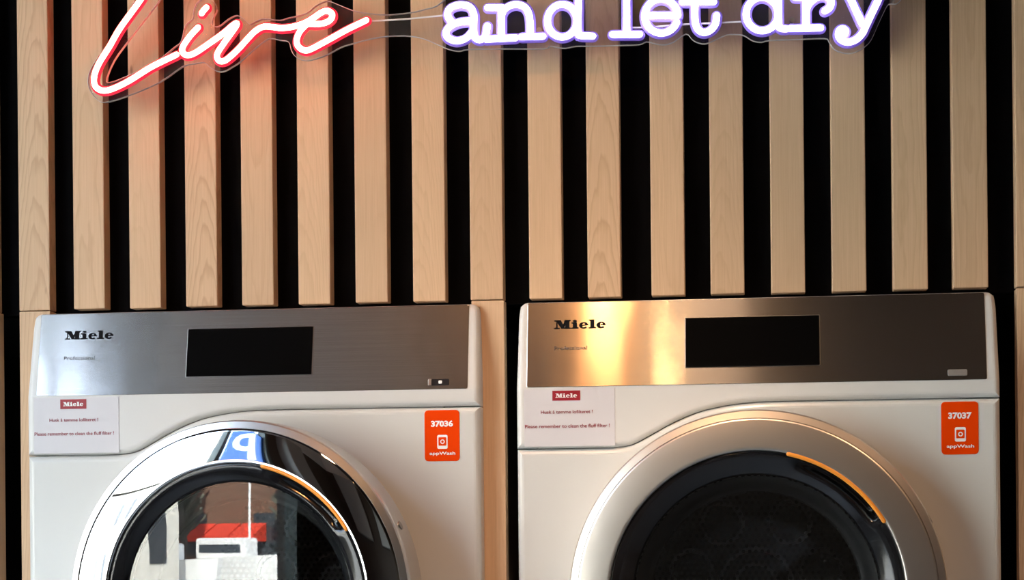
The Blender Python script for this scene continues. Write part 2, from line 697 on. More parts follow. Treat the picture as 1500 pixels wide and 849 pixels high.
def cap(bm, r, depth_mid, depth_rim, rings=10, n=64, back=0.0):
    """shallow dome closed towards the camera; y is negative towards the viewer"""
    rows = []
    for k in range(rings + 1):
        q = k / rings
        yy = depth_rim + (depth_mid - depth_rim) * (1 - q * q)
        if k == 0:
            rows.append([bm.verts.new((0, yy, 0))])
        else:
            rows.append([bm.verts.new((r * q * math.cos(2 * PI * j / n), yy, r * q * math.sin(2 * PI * j / n))) for j in range(n)])
    for k in range(rings):
        A, B = rows[k], rows[k + 1]
        for j in range(n):
            if k == 0:
                bm.faces.new((A[0], B[(j + 1) % n], B[j]))
            else:
                bm.faces.new((A[j], A[(j + 1) % n], B[(j + 1) % n], B[j]))


def make_dryer(x_left, number, ring_mat, open_deg, label, port_mat, port_open):
    root = thing('tumble_dryer', (x_left, MY, H), label, 'tumble dryer', 'front loading tumble dryers')
    ZF = Z_TOP - 0.85
    DC = ((0.3080 if open_deg else 0.2980), -0.0935)      # centre of this door
    # shell: sides, back and top
    bm = bmesh.new()
    box(bm, 0.003, MW - 0.003, 0.028, 0.62, ZF, Z_TOP - 0.004)
    bm.faces.ensure_lookup_table()
    fr = [f for f in bm.faces if all(abs(v.co.y - 0.028) < 1e-6 for v in f.verts)]
    bmesh.ops.delete(bm, geom=fr, context='FACES')
    obj('cabinet', bm, M['enamel'], root)
    # lower front with the door opening
    bm = bmesh.new()
    low = [Vector((0.0, ZF)), Vector((MW, ZF))] + [Vector((p.x, p.y - 0.0011)) for p in SEAM[::-1]]
    plate(bm, low, 0.030, 0.0085, 5, [circle2(DC[0], DC[1], 0.178, 64)], 0.0, hole_depth=0.05)
    obj('front_panel', bm, M['enamel'], root, smooth=False)
    # upper fascia
    bm = bmesh.new()
    up = [p.copy() for p in SEAM]
    up += [Vector((MW, Z_PAN)), Vector((MW - 0.0015, Z_TOP - 0.02))]
    for k in range(5):
        a = R(90 * k / 4)
        up.append(Vector((MW - 0.0025 - 0.010 * (1 - math.cos(a)), Z_TOP - 0.010 + 0.010 * math.sin(a))))
    for k in range(5):
        a = R(90 + 90 * k / 4)
        up.append(Vector((0.0125 + 0.010 * math.cos(a), Z_TOP - 0.010 + 0.010 * math.sin(a))))
    up += [Vector((0.0015, Z_TOP - 0.02)), Vector((0.0, Z_PAN))]
    # cut along the bend so that the lean is a clean fold
    bm = bmesh.new()
    plate(bm, up, 0.030, 0.0075, 5, (), -0.0006)
    bmesh.ops.bisect_plane(bm, geom=bm.verts[:] + bm.edges[:] + bm.faces[:], plane_co=(0, 0, Z_PAN), plane_no=(0, 0, 1))
    for v in bm.verts:
        v.co = lean(*v.co)
    obj('control_fascia', bm, M['enamel2'], root)
    # dark joint between fascia and front
    bm = bmesh.new()
    jl = [Vector((p.x, p.y + 0.004)) for p in SEAM if 0.004 < p.x < MW - 0.004]
    plate(bm, [Vector((p.x, p.y - 0.006)) for p in SEAM if 0.004 < p.x < MW - 0.004] + jl[::-1], 0.004, 0, 1, (), 0.0075)
    obj('joint_strip', bm, M['seam'], root)

    # steel panel
    bm = bmesh.new()
    st = rect(0.0128, Z_PAN + 0.0006, MW - 0.0155, Z_TOP - 0.0012, 0.002, 2)
    plate(bm, st, 0.003, 0.0006, 2, (), -0.0014, warp=lean)
    steel = obj('steel_panel', bm, M['steel'], root, label='brushed stainless steel control panel')
    bm = bmesh.new()
    plate(bm, rect(0.2122, 0.1913, 0.3796, 0.2555, 0.001, 2), 0.001, 0.0004, 2, (), -0.0020, warp=lean)
    scr = obj('display_frame', bm, M['frame'], steel)
    bm = bmesh.new()
    plate(bm, rect(0.2130, 0.1922, 0.3785, 0.2548, 0.001, 2), 0.001, 0.0003, 2, (), -0.0026, warp=lean)
    obj('display', bm, M['screen'], steel, label='black touch display')
    logo(0.0470, 0.2446, 0.0655, 0.0112, M['ink'], steel, -0.0018, lean)
    write('small_lettering', 'Professional', 0.0685, 0.2198, 0.0415, 0.0050, M['greyink'], steel, -0.0018, 0.0, lean)
    # service port at the lower right of the panel
    bm = bmesh.new()
    plate(bm, rect(0.5335, 0.1752, 0.5570, 0.1832, 0.0015, 2), 0.0015, 0.0005, 2, (), -0.0024, warp=lean)
    obj('service_port', bm, port_mat, steel, label=('open black service port' if port_open else 'grey service port cover'))
    if port_open:
        bm = bmesh.new()
        plate(bm, rect(0.5435, 0.1772, 0.5480, 0.1812, 0.001, 2), 0.001, 0.0003, 2, (), -0.0030, warp=lean)
        obj('port_glint', bm, M['white'], steel)  # white glint in the port, painted on as a small plate
        bm = bmesh.new()
        plate(bm, rect(0.5300, 0.1750, 0.5345, 0.1836, 0.001, 2), 0.0012, 0.0004, 2, (), -0.0026, warp=lean)
        obj('port_flap', bm, M['frame'], steel)

    # reminder label
    bm = bmesh.new()
    plate(bm, rect(0.0096, 0.0955, 0.1242, 0.1680, 0.0008, 2), 0.0006, 0.0002, 1, (), -0.0011)
    lab = obj('reminder_label', bm, M['paper'], root, label='white film label with a red logo and two red lines')
    bm = bmesh.new()
    plate(bm, rect(0.0456, 0.1530, 0.0808, 0.1655), 0.0002, 0, 1, (), -0.0014)
    obj('logo_block', bm, M['red'], lab)
    logo(0.0496, 0.1567, 0.0272, 0.0054, M['white'], lab, -0.0017)
    write('label_lettering', 'Husk å tømme lofilteret !', 0.0636, 0.1387, 0.0655, 0.0045, M["redink"], lab, -0.0014, 0.012)
    write('label_lettering', 'Please remember to clean the fluff filter !', 0.0640, 0.1210, 0.1070, 0.0046, M["redink"], lab, -0.0014, 0.012)

    # orange number sticker
    bm = bmesh.new()
    plate(bm, rect(0.5250, 0.0788, 0.5698, 0.1436, 0.0048, 4), 0.0008, 0.0003, 1, (), -0.0006)
    stk = obj('number_sticker', bm, M['sticker'], root, label='orange sticker printed ' + number)
    yy = -0.0009
    write('sticker_number', number, 0.5475, 0.1264, 0.0282, 0.0080, M['white'], stk, yy, 0.045)
    bm = bmesh.new()
    plate(bm, rect(0.5412, 0.0945, 0.5545, 0.1122, 0.002, 3), 0.0001, 0, 1, (), yy)
    obj('sticker_icon', bm, M['white'], stk)
    bm = bmesh.new()
    plate(bm, rect(0.5428, 0.0985, 0.5529, 0.1092, 0.001, 2), 0.0001, 0, 1, (), yy - 0.0002)
    obj('sticker_icon', bm, M['sticker'], stk)
    bm = bmesh.new()
    lathe(bm, [(0.0016, 0), (0.0029, 0), (0.0029, 0.0001)], 20)
    bmesh.ops.translate(bm, verts=bm.verts[:], vec=(0.5480, yy - 0.0004, 0.1036))
    obj('sticker_icon', bm, M['white'], stk)
    write('sticker_lettering', 'appWash', 0.5478, 0.0883, 0.0330, 0.0052, M['white'], stk, yy, 0.02)

    # ---- door: ring with everything that swings with it
    bm = bmesh.new()
    RI, RO = (0.1725 if open_deg else 0.1770), 0.2135
    prof = []
    a_out, a_in = 11.0, 4.0
    n = 14
    yv = -0.0625
    prof.append((RO + 0.0008, yv + 0.004))
    prof.append((RO, yv))
    for k in range(1, n + 1):
        q = (k - 0.5) / n
        dr = (RO - RI) / n
        yv -= dr * math.tan(R(a_out + (a_in - a_out) * q))
        prof.append((RO - dr * k, yv))
    y_in = yv
    prof += [(RI - 0.0012, yv + 0.0006), (RI - 0.0018, yv + 0.0025), (RI - 0.0020, yv + 0.016)]
    lathe(bm, prof, 160)
    hinge = Vector((DC[0] - 0.222, 0, 0))
    door = obj('door', bm, ring_mat, root, smooth=True)
    if ring_mat is M['chrome']:
        door['label'] = 'round door with a mirror chrome ring, slightly ajar'
    else:
        door['label'] = 'round door with a satin metal ring'
    rot = Matrix.Rotation(R(-open_deg), 4, 'Z')
    door.matrix_local = Matrix.Translation(hinge) @ rot @ Matrix.Translation(Vector((DC[0], 0, DC[1])) - hinge) @ Matrix.Diagonal((1.0 if open_deg else 1.018, 1, 1.0 if open_deg else 1.018, 1))
    bm = bmesh.new()
    lathe(bm, [(0.2215, -0.004), (0.2245, -0.006), (0.2245, -0.052), (0.2238, -0.0570), (0.2225, -0.0595), (RO + 0.0006, -0.0622), (RO + 0.0006, -0.05)], 144)
    obj('outer_trim', bm, M['trim'] if ring_mat is M['chrome'] else ring_mat, door, smooth=False)
    # bezel, with the handle pocket pushed back between two angles
    RG = 0.1475
    A0, A1 = R(31), R(77)

    def pocket(a, k, r, yy):
        a = (a + PI) % (2 * PI) - PI
        w = min(max((a - A0) / R(7), 0), 1) * min(max((A1 - a) / R(20), 0), 1)
        w = w * w * (3 - 2 * w)
        d = (r - (RI - 0.0165)) / 0.004
        d = min(max(d, 0), 1)
        return r, yy + 0.026 * w * d
    bz = [(RI - 0.0018, y_in + 0.0045), (RI - 0.004, y_in + 0.0035), (RI - 0.0065, y_in + 0.0036), (RI - 0.0115, y_in + 0.0050),
          (RI - 0.0165, y_in + 0.0070), (RI - 0.0215, y_in + 0.0094), (RG + 0.0012, y_in + 0.0128), (RG, y_in + 0.0146), (RG - 0.001, y_in + 0.024)]
    bm = bmesh.new()
    lathe(bm, bz, 180, fn=pocket)
    obj('door_bezel', bm, M['black'], door, smooth=True, label='gloss black inner ring with handle pocket')
    bm = bmesh.new()
    pts = [(Vector((math.cos(a) * (RI - 0.0022), y_in + 0.0012, math.sin(a) * (RI - 0.0022)))) for a in [A0 + (A1 - A0) * k / 40 for k in range(41)]]
    tube(bm, pts, 0.0027, 8)
    obj('grip_strip', bm, M['orange'], door, smooth=True, label='orange grip edge of the door handle')
    # outer glass and inner bowl
    bm = bmesh.new()
    cap(bm, RG, y_in + 0.0130, y_in + 0.0142)
    obj('door_glass', bm, M['doorglass'], door, smooth=True)
    bm = bmesh.new()
    cap(bm, 0.128, 0.055, -0.010, 12)
    obj('inner_bowl', bm, M['bowlglass'], door, smooth=True)
    bm = bmesh.new()
    lathe(bm, [(0.1455, y_in + 0.022), (0.140, y_in + 0.026), (0.137, -0.030), (0.1335, -0.024), (0.131, -0.012), (0.128, -0.010), (0.126, -0.008)], 96)
    obj('inner_rim', bm, M['rubber'], door, smooth=True)
    # screw in the side of the ring
    bm = bmesh.new()
    a = R(24)
    c = Vector((math.cos(a) * 0.2245, -0.036, math.sin(a) * 0.2245))
    d = Vector((math.cos(a), 0, math.sin(a)))
    tube(bm, [c - d * 0.002, c + d * 0.0015], 0.0055, 14, ball=False)
    obj('trim_screw', bm, M['screw'], door)

    # ---- drum
    cz = DC[1]
    drum = bmesh.new()
    lathe(drum, [(0.176, 0.030), (0.2, 0.05), (0.235, 0.075), (0.235, 0.46), (0.2, 0.475), (0.0005, 0.48)], 72)
    dr = obj('drum', drum, M['drum'], root, smooth=True)
    dr.location = (DC[0], 0, cz)
    bm = bmesh.new()
    for (ex, ez, er) in ((0, 0, 0.030), (0, 0, 0.052), (0.095, 0.02, 0.030), (-0.095, 0.02, 0.030), (0.05, 0.09, 0.030), (-0.05, 0.09, 0.030),
                         (0.05, -0.09, 0.03), (-0.05, -0.09, 0.03)):
        tube(bm, [(ex + er * math.cos(2 * PI * k / 28), 0.474, ez + er * math.sin(2 * PI * k / 28)) for k in range(28)], 0.004, 6, closed=True)
    obj('drum_embossing', bm, M['trim'], dr, smooth=True)
    bm = bmesh.new()
    for i in range(-22, 23):
        for j in range(-25, 26):
            x, z = (i + 0.5 * (j % 2)) * 0.0092, j * 0.0080
            if x * x + z * z < 0.19 ** 2:
                v = [bm.verts.new((x + 0.0029 * math.cos(R(60 * k)), 0.4705, z + 0.0029 * math.sin(R(60 * k)))) for k in range(6)]
                bm.faces.new(v)
    obj('drum_holes', bm, M['hole'], dr, kind='stuff')
    for k in range(3):
        a = R(100 + 120 * k)
        bm = bmesh.new()
        rr = [(0.234, -0.022), (0.200, -0.008), (0.193, 0.0), (0.200, 0.008), (0.234, 0.022)]
        rows = []
        for yv2 in (0.10, 0.455):
            rows.append([bm.verts.new((r * math.cos(a) - s * math.sin(a), yv2, r * math.sin(a) + s * math.cos(a))) for r, s in rr])
        for q in range(4):
            bm.faces.new((rows[0][q], rows[0][q + 1], rows[1][q + 1], rows[1][q]))
        bm.faces.new(rows[0])
        bm.faces.new(rows[1][::-1])
        obj('drum_paddle', bm, M['drum'], dr)
    bm = bmesh.new()
    tube(bm, [(0.172 * math.cos(2 * PI * k / 72), 0.006, 0.172 * math.sin(2 * PI * k / 72)) for k in range(72)], 0.0075, 8, closed=True)
    g = obj('door_gasket', bm, M['rubber'], root, smooth=True)
    g.location = (DC[0], 0, cz)
    return root


make_dryer(-0.69624, '37036', M['chrome'], 6.0,
           'white tumble dryer with mirror chrome door ring under the red script neon', M['port'], True)
make_dryer(-0.05335, '37037', M['satin'], 0.0,
           'white tumble dryer with satin champagne door ring, right of the wooden post', M['portgrey'], False)

# plinth that carries both dryers, below the picture
bm = bmesh.new()
box(bm, -0.86, 0.70, 0.0, 0.70, 0, H + Z_TOP - 0.85)
bm.faces.ensure_lookup_table()
obj('trim_1', bm, M['niche'], kind='structure')

# ------------------------------------------------------------------ neon sign
SY = -0.047            # plane of the tubes
AY = -0.036            # front of the acrylic sheet
sign = thing('neon_sign', (0.1, AY, H + 0.62), 'neon lettering sign, red script and white typewriter words on clear acrylic', 'neon sign')
S0 = Vector(sign.location)


def P(pts, Y=SY):
    return [at(x, y, Y) - S0 for x, y in pts]


def arc(cx, cy, rx, ry, a0, a1, n=24):
    return [(cx + rx * math.cos(R(a0 + (a1 - a0) * k / n)), cy - ry * math.sin(R(a0 + (a1 - a0) * k / n))) for k in range(n + 1)]


def letter(strokes, red, label):
    r = 0.0037 if red else 0.0040
    bm = bmesh.new()
    bj = bmesh.new()
    for s in strokes:
        smooth = s[0]
        pts = P(s[1])
        if smooth == 's':
            pts = catmull(pts, 6)
        elif smooth == 'l':
            pts = [pts[0] + (pts[-1] - pts[0]) * (k / 4) for k in range(5)] if len(pts) == 2 else pts
        tube(bm, pts, r, 10)
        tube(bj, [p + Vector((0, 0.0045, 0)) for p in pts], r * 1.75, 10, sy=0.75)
    o = obj('neon_letter', bm, M['redcore'] if red else M['whitecore'], sign, smooth=True, label=label)
    obj('glow_jacket', bj, M['redjacket'] if red else M['whitefringe'], o, smooth=True)  # wider sleeve, glows faintly to imitate the halo round each tube
    return o


letter([('s', [(262, -118), (285, -135), (290, -112), (262, -75), (232, -40), (205.8, 0), (176.5, 40.5), (160.5, 68), (144.5, 94), (138, 113),
               (139.8, 126.3), (150, 132.5), (165, 130), (189.7, 118), (221.8, 98), (258.5, 80)])], True, 'red neon letter L')
letter([('s', [(290, 40.3), (278.3, 53), (267.7, 69), (268.4, 77.7), (275.4, 80.8), (286.7, 77), (306.5, 63.6), (326.3, 49.5), (340.5, 37.5)]),
        ('s', [(302.3, 11), (298.6, 15), (295.4, 19.5)])], True, 'red neon letter i')
letter([('s', [(340.5, 37.5), (346, 34), (346.5, 37), (340.5, 46), (326.8, 65), (318.2, 79), (319.3, 87), (325, 89.8), (333.4, 86.2), (349, 72), (363, 56.5),
               (374.4, 45.2), (385.7, 39.2), (398.4, 39.5), (411.3, 41.3)])], True, 'red neon letter v')
letter([('s', [(411.3, 41.3), (428.3, 39.3), (446.6, 33.5), (459.4, 26), (470.7, 18.4), (479.2, 15.8), (486.4, 20.5), (484.8, 28), (476.3, 33.4), (463.6, 35.3),
               (452, 35.0), (446.2, 38.5), (438.2, 48), (434.6, 59.4), (437.5, 68.5), (446.6, 73.8), (456.5, 71.4), (479.2, 59.4), (507.4, 43.8), (536.4, 29.7)])],
       True, 'red neon letter e')
# a
letter([('s', [(661, 31.5), (656, 24), (656.5, 16), (662.5, 10), (675, 6.8), (688, 10), (694, 20.5), (694, 36.7), (694.3, 50), (697.7, 56.5), (704.3, 58),
               (710.9, 53), (713.8, 38)]),
        ('s', [(692, 31.0), (682, 31.2), (671, 33), (658, 39.6), (653, 48.4), (657.3, 56), (669, 60), (682.3, 56), (692.5, 46)])],
       False, 'first white neon letter a')
letter([('l', [(714.5, 11), (735, 11)]), ('l', [(734.3, 11), (734.3, 56)]), ('l', [(712, 57.5), (755, 55.5)]),
        ('s', [(734.5, 22), (739, 14), (747.8, 8), (758, 6.5), (768.5, 10.4), (774.3, 19.4), (776.3, 32.4), (776.5, 53)]),
        ('l', [(764.0, 54), (795, 53.3)])], False, 'white neon letter n')
letter([('l', arc(823.5, 30.3, 21.5, 24, 0, 360, 40)), ('s', [(847.6, -45), (847.4, 0), (847, 46), (849.5, 51.5), (856.6, 52.5), (868.3, 52.9)]),
        ('l', [(836, -45), (847.6, -45)])], False, 'white neon letter d of the second word')
letter([('l', [(918, -45), (918, 50)]), ('l', [(897.3, 50.4), (936.7, 50.4)]), ('l', [(902, -45), (918, -45)])], False, 'white neon letter l')
letter([('l', arc(968.7, 23.5, 24.3, 25, 2, 338, 40)), ('l', [(948, 22.7), (992, 22.7)])], False, 'white neon letter e')
letter([('l', [(1000, 2.7), (1045.3, 2.7)]), ('s', [(1018, -28), (1018, 0), (1018, 26.7), (1020.3, 39), (1026, 46), (1034, 47.2), (1042.7, 42.7), (1048.3, 34), (1050, 22.7)])],
       False, 'white neon letter t')
letter([('l', arc(1116.5, 20.5, 23.5, 24.5, 0, 360, 40)), ('s', [(1140.3, -45), (1140.3, 0), (1140.5, 34), (1143.5, 41.2), (1152, 42.2)]),
        ('l', [(1128, -45), (1140.3, -45)])], False, 'white neon letter d of the last word')
letter([('l', [(1158, 41.6), (1202, 40.8)]), ('l', [(1181, -4), (1181, 41)]), ('l', [(1165, -4), (1181, -4)]),
        ('s', [(1181.5, 13), (1186, 4.5), (1196, -3.5), (1207, -6), (1215, -2), (1217.5, 5), (1214.5, 12), (1208.5, 16)])], False, 'white neon letter r')
letter([('l', [(1235, -26), (1263, 35)]), ('s', [(1296, -26), (1286.3, 0), (1276.5, 20.7), (1268, 38.9), (1263, 49), (1253.9, 58), (1242.2, 61.8), (1232.5, 58.5), (1228.3, 51.8),
        (1229.6, 44.8), (1234.4, 42), (1238.6, 45), (1237.5, 49.5)]), ('l', [(1225, -26), (1246, -26)]), ('l', [(1287, -26), (1306, -26)])],
       False, 'white neon letter y')

# acrylic sheet: outline round the letters
lower = [(270, -150), (240, -82), (213, -28), (184, 23), (156, 66), (140, 88), (129.5, 109), (129.5, 128), (139, 143), (152, 150), (182, 142), (233, 120.6), (267, 97.5), (286, 93),
         (299, 91.5), (306.5, 98), (319, 104.6), (329, 104), (340.5, 97.5), (352, 90), (377, 67.8), (394, 56.5), (410, 58.7), (422, 61), (426, 73), (431, 81.3), (442, 87.6),
         (456.5, 87.6), (479, 80), (499, 69.3), (517, 63.6), (541, 57.2), (569, 52.8), (600, 52.8), (622, 57.2), (642.7, 66), (657, 72), (672, 74.8), (687, 72.2), (740, 71.3),
         (795.7, 71.3), (805, 67.5), (813, 68.7), (828, 70.6), (843.7, 67.6), (869.6, 67.4), (908.5, 66.3), (936, 65.3), (947, 61), (960, 64), (973.3, 65.3), (986.7, 61.3),
         (1004.7, 49.5), (1013.3, 57.3), (1021.3, 62), (1033.3, 64), (1046.7, 58.7), (1064, 51), (1080, 50.4), (1090, 52), (1102.8, 59.6), (1115.7, 61.6), (1127.4, 59),
         (1170, 57.5), (1208, 56.2), (1214, 61), (1222.8, 72.6), (1238.3, 77.8), (1252.6, 76.5), (1268, 67.4), (1277, 57), (1286.3, 36.3), (1295.3, 16.8), (1302, 6),
         (1313, 5.5), (1322, -4), (1327, -25), (1318, -44)]
upper = [(1240, -46), (1160, -62), (1120, -62), (1060, -30), (930, -62), (860, -62), (800, -25), (690, -22), (660, -8), (640, 7.5), (622, 13), (600, 18), (569, 21), (540, 19),
         (517, 14.8), (495, 6), (479, 1), (462, 8), (448, 19), (421, 26), (410, 29), (386, 27), (374, 31), (366, 35), (358, 28), (347.5, 22), (335, 27), (320, 38), (311, 36),
         (312, 26), (318, 14), (312, 1), (300, -4), (288, 4), (283, 16), (282, 27), (271, 37), (265, 60), (256, 68), (225, 92), (186, 111), (161, 120), (156, 116), (167, 88.6), (190, 57), (231, 4),
         (262, -40), (300, -90), (308, -130), (290, -152)]
outl = lower + upper
pp = [(p.x, p.z) for p in P(outl, AY)]
lp = [Vector((p.x, p.y)) for p in catmull([(x, z, 0) for x, z in pp], 3, closed=True)]
bm = bmesh.new()
plate(bm, lp, 0.005, 0, 1, (), 0.0)
for f in [f for f in bm.faces if abs(f.normal.y) < 0.5]:
    pass
bm.normal_update()
side = [f for f in bm.faces if abs(f.normal.y) < 0.5]
bmesh.ops.delete(bm, geom=side, context='FACES_ONLY')
obj('acrylic_sheet', bm, M['acrylic'], sign, label='clear acrylic backing cut round the letters', fix=False)
bm = bmesh.new()
lo = ccw(lp)
n = len(lo)
li = inset(lo, 0.0004)
V = [[bm.verts.new((p.x, y, p.y)) for p in L] for L, y in ((lo, 0.005), (lo, 0.0), (li, -0.0002), (li, 0.0052))]
for A, B in zip(V, V[1:] + V[:1]):
    for j in range(n):
        bm.faces.new((A[j], A[(j + 1) % n], B[(j + 1) % n], B[j]))
obj('acrylic_edge', bm, M['edge'], sign, label='bright cut edge of the acrylic')
# stand-off screws that hold the sheet on the slats
for (x, y) in ((790, 45), (1160, 30), (968, 44), (1310, -6)):
    bm = bmesh.new()
    c = at(x, y, AY) - S0
    yb = -AY
    tube(bm, [c + Vector((0, -0.002, 0)), c + Vector((0, 0.0, 0)), c + Vector((0, yb, 0))], 0.0021, 10, ball=False)
    tube(bm, [c + Vector((0, -0.0035, 0)), c + Vector((0, -0.0003, 0))], 0.0036, 12, ball=False)
    obj('standoff_screw', bm, M['trim'], sign)
for pts in ([(538, 31), (570, 29.5), (600, 27.5), (630, 24.5), (655, 22)], [(922, 40.5), (948, 40), (1000, 36), (1050, 33.5), (1095, 31.5)]):
    bm = bmesh.new()
    tube(bm, catmull(P(pts, SY + 0.006), 4), 0.0012, 8)
    obj('jumper_cord', bm, M['cord'], sign, smooth=True, label='thin clear cord joining the letters')

# ------------------------------------------------------------------ the room behind the camera
M['floor'] = mat('grey tile', (0.48, 0.46, 0.43), 0.45)
M['plaster'] = mat('dark brown paint', (0.075, 0.052, 0.038), 0.7)
M['ceil'] = mat('dark ceiling', (0.035, 0.028, 0.022), 0.8)
M['reflector'] = mat('pale soffit', (0.80, 0.78, 0.74), 0.8)
M['grey'] = mat('grey painted board', (0.42, 0.41, 0.385), 0.6)
M['alu'] = mat('window frame', (0.10, 0.12, 0.11), 0.4)
X0, X1 = LX, 3.2
bm = bmesh.new()
box(bm, X0 - 0.1, X1 + 0.1, FY - 0.1, 0.8, -0.06, 0)
obj('floor', bm, M['floor'], kind='structure')
bm = bmesh.new()
box(bm, X0 - 0.1, X1 + 0.1, FY - 0.1, 0.8, CEIL, CEIL + 0.1)
obj('ceiling', bm, M['ceil'], kind='structure')
bm = bmesh.new()
box(bm, X0, -0.75, FY, -1.2, CEIL - 0.06, CEIL - 0.001)  # pale board added under the ceiling to brighten the steel's reflection
obj('reflector', bm, M['reflector'], bpy.data.objects['ceiling'])
bm = bmesh.new()
box(bm, X0 - 0.1, X0, FY - 0.1, LY0, 0, CEIL)
box(bm, X0 - 0.1, X0, LY1, 0.8, 0, CEIL)
box(bm, X0 - 0.1, X0, LY0, LY1, 0, WZ0)
box(bm, X0 - 0.1, X0, LY0, LY1, WZ1, CEIL)
obj('wall_left', bm, M['plaster'], kind='structure')
bm = bmesh.new()
box(bm, X1, X1 + 0.1, FY - 0.1, 0.8, 0, CEIL)
obj('wall_right', bm, M['plaster'], kind='structure')
bm = bmesh.new()
box(bm, X0, X1, FY - 0.1, FY, 0, CEIL)
wf = obj('wall_front', bm, M['plaster'], kind='structure')
bm = bmesh.new()
box(bm, X0, -0.5, FY, FY + 0.02, 2.72, CEIL - 0.06)  # pale band added high up, mirrored to lighten the left steel panel
box(bm, X0, X0 + 0.02, FY + 0.02, LY0 - 0.02, 2.72, CEIL - 0.06)
obj('upper_reflector', bm, M['reflector'], wf)
for q in ((X0, X0 + 0.12, -3.3, -2.85), (-1.3, -0.9, FY, FY + 0.14), (-0.65, -0.35, FY, FY + 0.14)):
    bm = bmesh.new()
    box(bm, *q, 1.8, 2.7)
    bevel_all(bm, 0.01, 2)
    obj('wall_board', bm, M['grey'], wf)
fw = 0.045
bm = bmesh.new()
for y in (LY0, -1.98, LY1 - fw * 2):
    box(bm, LX - 0.045, LX, y, y + fw * 1.2, 1.72 if y == -1.98 else WZ0, WZ1)
box(bm, LX - 0.03, LX - 0.012, LY0, LY1, 1.708, 1.722)
for z in (WZ0, WZ1 - fw):
    box(bm, LX - 0.045, LX + 0.005, LY0, LY1, z, z + fw)
win = obj('window_1', bm, M['alu'], kind='structure')
bm = bmesh.new()
box(bm, LX - 0.045, LX - 0.037, LY0 + 0.02, LY1 - 0.02, WZ0 + 0.02, WZ1 - 0.02)
obj('window_pane', bm, M['pane'], win)


# warm pendant lamps behind the camera
def pendant(x, y, z, r, strength, color, label):
    root = thing('pendant_lamp', (x, y, z), label, 'lamp')
    bm = bmesh.new()
    bmesh.ops.create_uvsphere(bm, u_segments=20, v_segments=12, radius=r)
    obj('bulb', bm, mat('lamp bulb', (0.8, 0.7, 0.5), 0.4, emit=color, strength=strength), root, smooth=True)
    bm = bmesh.new()
    tube(bm, [(0, 0, r * 0.9), (0, 0, r + 0.06)], 0.022, 12, ball=False)
    obj('socket', bm, M['black'], root)
    bm = bmesh.new()
    tube(bm, [(0, 0, r + 0.05), (0, 0, CEIL - z)], 0.004, 6, ball=False)
    obj('cord', bm, M['black'], root)
    return root


pendant(-0.005, -2.80, 2.86, 0.020, 170.0, (1.0, 0.55, 0.22), 'smaller warm pendant lamp behind the viewer, fainter streak in the right panel')


def spotlight(x, y, z, aim, watts, color, label, soft=0.025):
    root = thing('ceiling_spotlight', (x, y, z), label, 'spotlight', 'black ceiling spotlights')
    d = (Vector(aim) - Vector((x, y, z))).normalized()
    bm = bmesh.new()
    tube(bm, [d * -0.09, d * 0.05], 0.038, 20, ball=False)
    bmesh.ops.delete(bm, geom=[bm.faces[-1]] if False else [f for f in bm.faces if len(f.verts) > 4 and f.calc_center_median().dot(d) > 0], context='FACES')
    obj('lamp_head', bm, M['black'], root)
    bm = bmesh.new()
    tube(bm, [d * -0.05, (0, 0, 0.12), (0, 0, CEIL - z)], 0.009, 8, ball=False)
    obj('stem', bm, M['black'], root)
    li = bpy.data.lights.new('spot', 'SPOT')
    li.energy = watts
    li.color = color
    li.spot_size = R(30)
    li.spot_blend = 1.0
    li.shadow_soft_size = soft
    lo = bpy.data.objects.new('spot', li)
    COL.objects.link(lo)
    lo.parent = root
    lo.location = d * 0.06
    lo.rotation_euler = d.to_track_quat('-Z', 'Y').to_euler()
    return root


spotlight(-0.115, -1.8, 3.2, (-0.22, 0, 1.74), 48.0, (1.0, 0.42, 0.14), 'black ceiling spotlight aimed at the neon sign')
spotlight(0.12, -1.15, 3.2, (0.02, 0, 1.02), 105.0, (1.0, 0.64, 0.40), 'added black fill spotlight over the middle post, aimed down at the fronts', 0.12)  # warm fill light, added to brighten the lower fronts
spotlight(1.50, -1.10, 3.2, (0.42, 0, 1.05), 75.0, (1.0, 0.58, 0.33), 'added black fill spotlight at the right end, aimed down at the right dryer', 0.12)  # extra fill light, added for the right dryer's front

# ------------------------------------------------------------------ the quay outside, seen in the chrome and the door glass
M['paving'] = mat('pale paving', (0.50, 0.49, 0.46), 0.8)
M['stone'] = mat('pale facade', (0.72, 0.68, 0.60), 0.8)
M['brown'] = mat('brown facade', (0.16, 0.09, 0.06), 0.8)
M['dglass'] = mat('dark window', (0.05, 0.06, 0.07), 0.2)
M['awning'] = mat('red awning', (0.75, 0.06, 0.03), 0.7)
M['hull'] = mat('white hull', (0.85, 0.85, 0.84), 0.3)
M['bark'] = mat('bark', (0.12, 0.10, 0.085), 0.9)
M['leaf'] = mat('winter twigs', (0.11, 0.11, 0.085), 0.9)
M['blue'] = mat('blue sign', (0.0, 0.085, 0.36), 0.45)
bm = bmesh.new()
box(bm, -60, 40, -60, FY - 0.1, -0.3, -0.06)
obj('ground_outside', bm, M['paving'], kind='structure')

